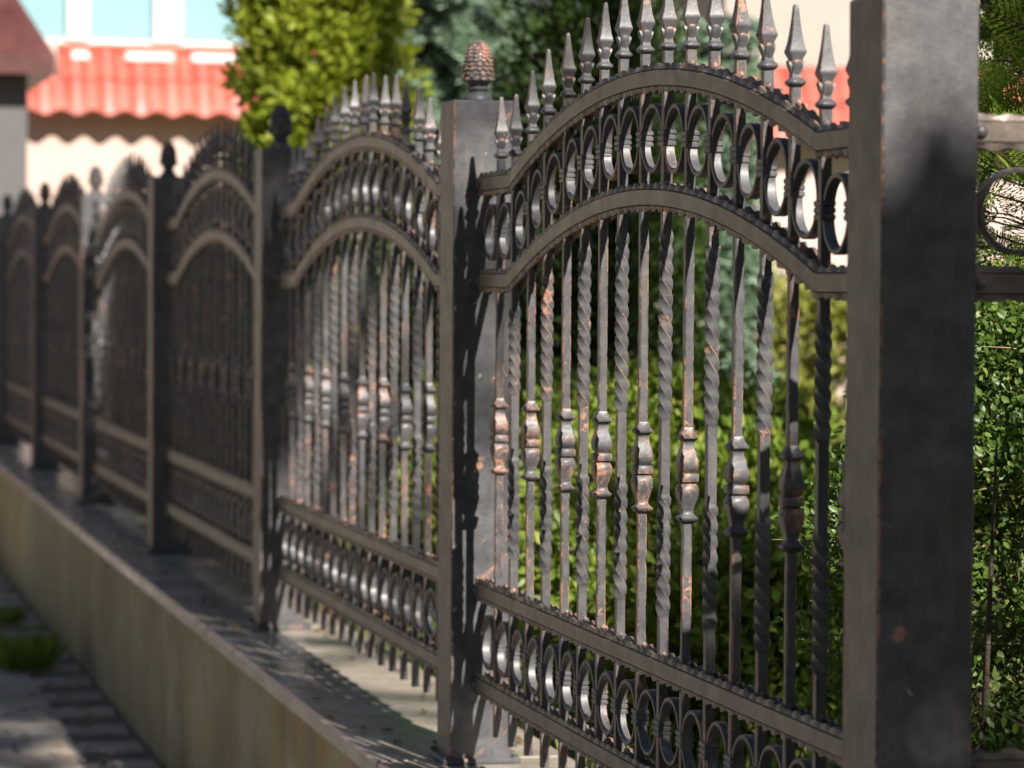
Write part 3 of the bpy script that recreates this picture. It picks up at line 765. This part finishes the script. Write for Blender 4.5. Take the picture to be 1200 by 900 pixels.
# golden hedge before the house
def hedge(name, label, p0, p1, depth, h, mat, n, leaf, lw, cat='hedge', fine=False, z0=GZ, csize=0.12, twig=0, ztop_var=0.06):
    p0 = np.array([p0[0], p0[1], z0]); p1 = np.array([p1[0], p1[1], z0]); ax = p1-p0; ln = np.linalg.norm(ax); ax /= ln; sd_ = np.cross(ax, (0, 0, 1))
    t = empty(name, (p0+p1)/2); tag(t, label, cat); o = (p0+p1)/2
    k = max(60, n//55); C = []; R = []
    for i in range(k):
        a = rng.uniform(0, ln); s_ = rng.choice([-1, 1, 0], p=[0.52, 0.14, 0.34])
        if s_ == 0: z = h*(1+rng.normal(0, ztop_var))-csize*0.4; q = rng.uniform(-1, 1)*depth/2
        else: z = rng.uniform(0.02, 1)*h; q = -s_*depth/2*rng.uniform(0.7, 1.02)
        if fine: z *= min(1.0, 0.62+a*1.7)
        C.append(p0+ax*a+sd_*q+np.array([0, 0, z])); R.append(csize*rng.uniform(0.6, 1.3))
    P, O = clump_points(C, R, [n//k]*k)
    out = unit(O+np.array([0, 0, 0.4])+sd_*0.0)
    N = len(P); d = unit(out+rand_dir(N)*0.9+np.array([0, 0, 0.2])); nr = unit(out+rand_dir(N)*0.6+to_sun*0.5)
    L_ = leaf*rng.uniform(0.65, 1.3, N)
    mb = MB()
    for i in range(max(8, int(ln*9))):
        a = rng.uniform(0, ln); q = rng.uniform(-.3, .3)*depth; st = p0+ax*a+sd_*q
        tipp = st+np.array([rng.normal(0, 0.15), rng.normal(0, 0.15), h*rng.uniform(0.7, 0.95)])
        mb.tube([st-o, (st+tipp)/2-o+rng.normal(0, 0.03, 3), tipp-o], [0.009, 0.006, 0.002], 5)
    obj('stems', mb.mesh('stems', ['bark'], 80), t)
    if twig:
        mb = MB(); idx = rng.integers(0, N, twig)
        for i in idx:
            st = P[i]-o-out[i]*0.06; dr = unit(out[i]*0.8+rng.normal(0, 0.7, 3)); l_ = rng.uniform(0.05, 0.13)
            mb.tube([st, st+dr*l_*0.5+rng.normal(0, 0.006, 3), st+dr*l_], [0.0016, 0.0013, 0.0007], 4)
        obj('twigs', mb.mesh('twigs', ['twig'], 80), t)['kind'] = 'stuff'
    obj('foliage', leaf_mesh('foliage', mat, P-o, d, nr, L_, L_*lw, np.clip(rng.normal(0.5, 0.25, N), 0, 1), fine), t)
    return t
a = at_depth(850, 345, 13.2); b = at_depth(1290, 345, 12.6)
hedge('golden_hedge', 'low yellow green hedge along the foot of the pink house', a, b, 0.8, at_depth(950, 342, 13.0)[2]-GZ, 'leaf_yellow', 16000, 0.05, 0.5)

# shrubs behind the corner panel
shr = [(655, 480, 8.7, 0.36, 0.40, 11000), (735, 430, 8.5, 0.44, 0.42, 14000), (822, 415, 8.1, 0.46, 0.40, 14000), (905, 500, 7.5, 0.38, 0.34, 11000), (700, 600, 7.8, 0.34, 0.30, 10000), (790, 570, 7.3, 0.36, 0.28, 10000), (872, 610, 6.8, 0.32, 0.24, 9000)]
slab = ['sunlit green shrub low behind the post with copper smears', 'rounded sunlit shrub beneath the dark yews', 'broad bright shrub behind the middle of the corner panel', 'loose shrub beside the privet hedge below the golden hedge',
        'small shrub low before the rounded sunlit shrub', 'small shrub low before the broad bright shrub', 'small leafy shrub low beside the privet hedge']
for (px, py, d, rx, ry, n_), lb in zip(shr, slab):
    lump_tree('garden_shrub', lb, px, py, d, rx, ry, 'leaf_shrub', n_, 0.036, 'shrubs behind the corner panel', 0.085, 0.0, 0.0, 0.55)
# shrubs behind the second panel
for px, py, d, lb in ((500, 545, 9.6, 'low bright shrub behind the second fence panel'), (560, 430, 9.0, 'bushy shrub in shade behind the post with copper smears')):
    lump_tree('garden_shrub', lb, px, py, d, 0.34, 0.45, 'leaf_shrub', 9000, 0.034, 'shrubs behind the second panel', 0.10, 0.12, 0.0, 0.55)
# dark shrubs filling the bed behind the far panels
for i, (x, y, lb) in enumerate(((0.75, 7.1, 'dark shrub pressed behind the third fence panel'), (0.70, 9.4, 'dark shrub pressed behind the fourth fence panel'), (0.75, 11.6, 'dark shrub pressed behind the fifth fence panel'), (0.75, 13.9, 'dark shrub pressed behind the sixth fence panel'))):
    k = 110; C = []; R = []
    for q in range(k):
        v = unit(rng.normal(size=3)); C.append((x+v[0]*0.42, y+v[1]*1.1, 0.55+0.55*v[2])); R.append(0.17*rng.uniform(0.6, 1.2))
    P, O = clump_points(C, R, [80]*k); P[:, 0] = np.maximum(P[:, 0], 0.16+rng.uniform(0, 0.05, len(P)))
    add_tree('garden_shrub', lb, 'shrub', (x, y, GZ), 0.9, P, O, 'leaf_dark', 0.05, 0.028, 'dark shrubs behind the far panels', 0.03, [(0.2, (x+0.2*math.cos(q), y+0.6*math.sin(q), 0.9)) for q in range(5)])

# privet hedge behind the short fence run: close and in focus
hedge('privet_hedge', 'sharp small leaved privet hedge behind the short fence run', (0.34, 1.05), (2.0, 1.05), 0.62, 0.98, 'leaf_privet', 140000, 0.0155, 0.52, 'hedge', True, GZ, 0.075, 1500, 0.03)
# thuja beside the corner, flat sprays
def thuja_sprays(base, h, r, label, n):
    t = empty('thuja_tree', base); tag(t, label, 'tree')
    mb = MB(); mb.tube([(0, 0, 0), (0.015, 0, h*0.5), (0, 0, h)], [0.04, 0.028, 0.006], 8); 
    PP = []; DD = []; NN = []; LL = []
    for i in range(n):
        f = rng.uniform(0.58, 1.0); a = rng.uniform(0, 2*math.pi); z = h*f
        rr = r*(1-0.85*((f-0.58)/0.42)**1.5)*(rng.uniform(0.45, 0.9) if i % 3 == 0 else 1.0); u = np.array([math.cos(a), math.sin(a), 0])
        l0 = rng.uniform(0.10, 0.17); st = u*(max(rr-l0*0.8, 0.02))+np.array([0, 0, z]); ax = unit(u+np.array([0, 0, rng.uniform(-0.1, 0.65)])+rng.normal(0, 0.2, 3))
        pn = unit(np.cross(ax, rng.normal(size=3))); sdv = np.cross(pn, ax)
        mb.tube([np.array([0, 0, z-0.25*rr]), st*0.5+np.array([0, 0, z*0.5-0.1*rr]), st, st+ax*l0*0.8], [0.003, 0.0022, 0.0016, 0.0007], 4)
        for q in np.linspace(0.1, 1.0, 11):
            p0 = st+ax*l0*q
            for sg in (-1, 1):
                dv = unit(ax*0.75+sdv*sg*0.75); bl = l0*0.42*(1.1-q)+0.010
                mm_ = max(2, int(bl/0.0065))
                for e_ in np.linspace(0, 1, mm_):
                    pp = p0+dv*bl*e_
                    for s2 in (-1, 1):
                        PP.append(pp); DD.append(unit(dv+(ax if s2 > 0 else sdv*sg)*0.45)); NN.append(pn); LL.append(0.0115)
    N = len(PP); PP = np.array(PP)+rng.normal(0, 0.0008, (N, 3))
    obj('trunk', mb.mesh('trunk', ['bark'], 80), t)
    obj('crown', leaf_mesh('crown', 'leaf_thuja', PP, np.array(DD), np.array(NN), np.array(LL)*rng.uniform(0.8, 1.3, N), 0.0036, np.clip(rng.normal(0.55, 0.25, N), 0, 1)), t)
b = at_depth(1295, 300, 5.3); b[2] = GZ
thuja_sprays(b, 1.72, 0.36, 'fresh green thuja rising behind the short fence run beside the corner post', 270)
# slim garden tree whose trunk shows beside the corner post
b = at_depth(1152, 300, 7.4); b[2] = GZ
top = b+np.array([0.30, 0.25, 1.92])
P, O = clump_points([top+rng.normal(0, 1, 3)*np.array([0.12, 0.2, 0.2]) for i in range(60)], rng.uniform(0.08, 0.17, 60), [80]*60)
add_tree('garden_tree', 'slim tree trunk standing between the privet hedge and the pink house', 'tree', b, 2.1, P, O, 'leaf_dark', 0.05, 0.026, None, 0.026, [(1.5, top+np.array([0.25, 0, 0.1])), (1.6, top+np.array([-0.1, 0.1, 0.1]))])
# pinnate sprig low in the privet
sp0 = at_depth(1128, 812, 4.55); sp1 = at_depth(1236, 868, 4.50)
sg_ = empty('pinnate_sprig', sp1); tag(sg_, 'thin arching sprig with paired oval leaflets low beside the corner post', 'sprig')
mb = MB(); ts = np.linspace(0, 1, 9); pth = [sp0+(sp1-sp0)*q+np.array([0, 0, 0.012*math.sin(math.pi*q)]) for q in ts]
root = sp1+np.array([0.12, 0.25, -0.25])
mb.tube([root-sp1]+[pth[i]-sp1 for i in range(8, -1, -1)], [0.0016]+[0.0013-0.0001*i for i in range(9)], 5); obj('stem', mb.mesh('stem', ['twig'], 80), sg_)
for i in range(9):
    for k, sg in enumerate((-1, 1)):
        p0 = pth[i]-sp1; dr = np.array([[0.1*sg+0.05, 0.5*(1 if sg > 0 else -0.15), -1.0]])
        me = leaf_mesh('leaflet', 'leaf_shrub', p0[None, :], dr, np.array([[-0.3, -1, 0.1]]), 0.019, 0.0085, np.array([0.6+0.3*random.random()]), True)
        obj('leaflet', me, sg_)

# weeds on the pavement by the wall and grass in the garden
def tuft(px, py, label, n, hgt, spread):
    p = on_z(px, py, gz(8.0)); z = gz(p[1]); p = on_z(px, py, z)
    N = n; ang = rng.uniform(0, 2*math.pi, N); rr = spread*np.sqrt(rng.uniform(0, 1, N))
    P = np.stack([rr*np.cos(ang), rr*1.8*np.sin(ang), np.zeros(N)], 1)
    D = np.stack([np.cos(ang)*0.5, np.sin(ang)*0.5, np.full(N, 1.0)], 1)+rng.normal(0, 0.25, (N, 3))
    t = empty('weed_tuft', (p[0], p[1], z-0.004)); tag(t, label, 'weed', 'weeds on the pavement')
    o = obj('blades', leaf_mesh('blades', 'grass_blade', P, D, rand_dir(N), hgt*rng.uniform(0.4, 1.2, N), 0.009, rng.uniform(0, 1, N)), t); o['kind'] = 'stuff'
tuft(30, 790, 'bright green weed tuft growing from the pavement joints beside the wall', 520, 0.15, 0.10)
tuft(6, 738, 'smaller darker weed tuft at the foot of the wall', 200, 0.09, 0.07)
N = 26000
P = np.stack([rng.uniform(0.22, 6.0, N), rng.uniform(0.22, 9.0, N), np.full(N, GZ+0.018)], 1)
g = obj('grass', leaf_mesh('grass', 'grass_blade', P, np.array([0, 0, 1.0])+rng.normal(0, 0.35, (N, 3)), rand_dir(N), rng.uniform(0.05, 0.13, N), 0.007, rng.uniform(0, 1, N)))
tag(g, 'tufts of green grass in the planting bed behind the fence', 'grass', kind='stuff')

# leaf litter on the coping and along the foot of the wall
leafmat('leaf_litter', [(0.0, (0.10, 0.055, 0.02)), (0.5, (0.20, 0.12, 0.04)), (1.0, (0.30, 0.24, 0.07))], 0.15, 0.7, (0.2, 0.12, 0.03))
N = 520
yy = rng.uniform(1.0, 15.0, N); on_top = rng.uniform(0, 1, N) < 0.3
xx = np.where(on_top, rng.uniform(-0.18, 0.18, N), -0.20-np.abs(rng.normal(0, 0.22, N))-0.01)
zz = np.where(on_top, 0.004, np.array([gz(v) for v in yy])+0.006)
lt = obj('leaf_litter', leaf_mesh('leaf_litter', 'leaf_litter', np.stack([xx, yy, zz], 1), rng.normal(0, 1, (N, 3))*np.array([1, 1, 0.12])+np.array([0, 0, 0.1]), np.array([0, 0, 1.0])+rng.normal(0, 0.25, (N, 3)), rng.uniform(0.018, 0.045, N), 0.017, rng.uniform(0, 1, N)))
tag(lt, 'dry fallen leaves scattered on the coping and pavement', 'leaf litter', kind='stuff')

# ------------------------------------------------------------------ trees behind the camera, whose crowns throw the dappled shade
def shade_tree(name, label, trunk_xy, boxes, dens, clump, leaf, trange, extra=()):
    C = []; X = [e1*a+e2*b+to_sun*rng.uniform(*trange) for a, b, r in extra]
    for (a0, a1, b0, b1) in boxes:
        k = max(3, int((a1-a0)*(b1-b0)*dens))
        for i in range(k):
            C.append(e1*rng.uniform(a0, a1)+e2*rng.uniform(b0, b1)+to_sun*rng.uniform(*trange))
    R = np.concatenate([clump*rng.uniform(0.6, 1.3, len(C)), [r for a, b, r in extra]])
    C = np.array(C+X)
    P, O = clump_points(C, R, [60]*len(C))
    base = np.array([trunk_xy[0], trunk_xy[1], gz(trunk_xy[1])-0.03])
    h = C[:, 2].mean()-base[2]
    lim = [(h*rng.uniform(0.55, 0.9), C[i]) for i in rng.choice(len(C), min(14, len(C)), replace=False)]
    add_tree(name, label, 'tree', base, h, P, O, 'leaf_shrub', leaf, leaf*0.6, None, 0.16, lim)
shade_tree('broad_tree', 'broad leafy tree shading the corner post from across the drive', (1.9, -8.2), [(-0.9, 2.6, -2.6, 0.62), (-0.05, 0.25, 0.55, 0.74)], 30, 0.24, 0.10, (8.0, 10.5), [(rng.uniform(-0.14, 0.06), rng.uniform(0.50, 0.80), 0.09) for i in range(9)])
band = []
for i in range(330):
    y, z = 5.3+9.3*rng.uniform()**1.1, rng.uniform(0.0, 1.5)
    a, b = 0.1736*y+rng.uniform(-0.08, 0.12), 0.606*y+0.788*z
    if a > 1.46 and b < 7.1: continue
    band.append((a, b, 0.13 if y < 6.3 else 0.22))
band += [(rng.uniform(-0.4, 0.12), rng.uniform(2.3, 3.3), 0.12) for i in range(50)]+[(rng.uniform(-0.15, 0.14), rng.uniform(2.1, 2.7), 0.10) for i in range(22)]
for i in range(40):
    x, y = rng.uniform(-0.95, -0.45), rng.uniform(5.3, 10.5)
    band.append((0.985*x+0.1736*y, -0.107*x+0.606*y-0.41+0.06, 0.07))
shade_tree('tall_tree', 'tall tree whose high crown dapples the far fence and pavement', (3.6, -9.6), [(1.15, 2.4, 3.8, 4.5), (0.92, 1.35, 3.7, 5.2), (-0.3, 0.2, 2.6, 5.6), (0.2, 0.92, 4.6, 6.2)], 9, 0.30, 0.11, (13.0, 16.0), band)
# unseen tree belt added to darken the metal's reflections; row across the road
def round_tree(name, label, x, y, h, r, mat, group, leaf=0.24):
    k = int(40*r); C = []
    for q in range(k):
        v = unit(rng.normal(size=3)); C.append((x+v[0]*r*0.85, y+v[1]*r*0.85, gz(y)+h*0.56+v[2]*h*0.40))
    P, O = clump_points(C, rng.uniform(0.45, 0.75, k), [70]*k)
    add_tree(name, label, 'tree', (x, y, gz(y)-0.3), h*0.7, P, O, mat, leaf, leaf*0.6, group, 0.15, [(h*0.3, C[j]) for j in range(6)])
belt = [(-13, -9, 10, 3.2), (-9.0, -13, 10.5, 3.2), (-4.4, -15.5, 9.0, 2.9), (0.4, -16, 8.6, 2.9), (5.2, -15, 8.6, 2.9), (9.8, -13, 10, 3.1), (13.5, -9, 10, 3.2)]
names = ['unseen tree added at the street end of the belt', 'second added tree of the unseen belt from the street', 'third added tree of the unseen belt from the street', 'middle added tree of the unseen belt behind the drive', 'fifth added tree of the unseen belt from the street', 'sixth added tree of the unseen belt from the street', 'last added tree of the unseen belt beyond the drive']
for (x, y, h, r), lb in zip(belt, names): round_tree('added_belt_tree', lb, x, y, h, r, 'leaf_dark', 'belt of trees added to darken reflections')
for i, lb in enumerate(('first round tree of the row across the road', 'second round tree of the row across the road', 'third round tree of the row across the road', 'fourth round tree of the row across the road', 'fifth round tree of the row across the road, by the beige house')):
    round_tree('street_tree', lb, -10.5, -1+i*6.2, 6.5, 2.5, 'leaf_golden' if i > 2 else 'leaf_shrub', 'round trees across the road', 0.2)
# unseen tall trees added round the drive to cut sky light on the ironwork
sky_blockers = [(-3.4, -0.4, 11, 2.1), (-6.9, -0.4, 11, 2.4), (-10.5, 0.2, 11, 2.6), (5.6, 0.2, 11, 2.3), (8.6, 1.4, 11, 2.7), (-0.6, 9.6, 12, 1.9), (-3.9, 9.8, 12, 2.0)]
glab = ['unseen tall tree added left of the drive beside the pavement', 'unseen tall tree added beside the road facing the drive', 'unseen wide tall tree added across the road from the drive', 'unseen tall tree added right of the drive', 'unseen wide tall tree added far right of the drive', 'unseen thin stemmed tree added high over the drive to block sky', 'unseen tall tree added high over the road to block sky']
for (a, b_, t_, r), lb in zip(sky_blockers, glab):
    c = e1*a+e2*b_+to_sun*t_
    k = int(46*r); C = [c+unit(rng.normal(size=3))*r*0.85*np.array([1, 1, 0.75]) for q in range(k)]
    P, O = clump_points(C, rng.uniform(0.45, 0.75, k), [60]*k)
    bx, by = c[0]+(1.2 if a > 0 else -1.2), min(c[1], -4.5)-0.5
    if -2.9 < bx < -0.6 and by > -9: bx = -2.1
    base = np.array([bx, by, gz(by)-0.2])
    h = c[2]-base[2]-r*0.4
    add_tree('sky_block_tree', lb, 'tree', base, h, P, O, 'leaf_dark', 0.24, 0.15, 'tall trees added round the drive to cut sky light', 0.14, [(h*0.8, C[j]) for j in range(7)])
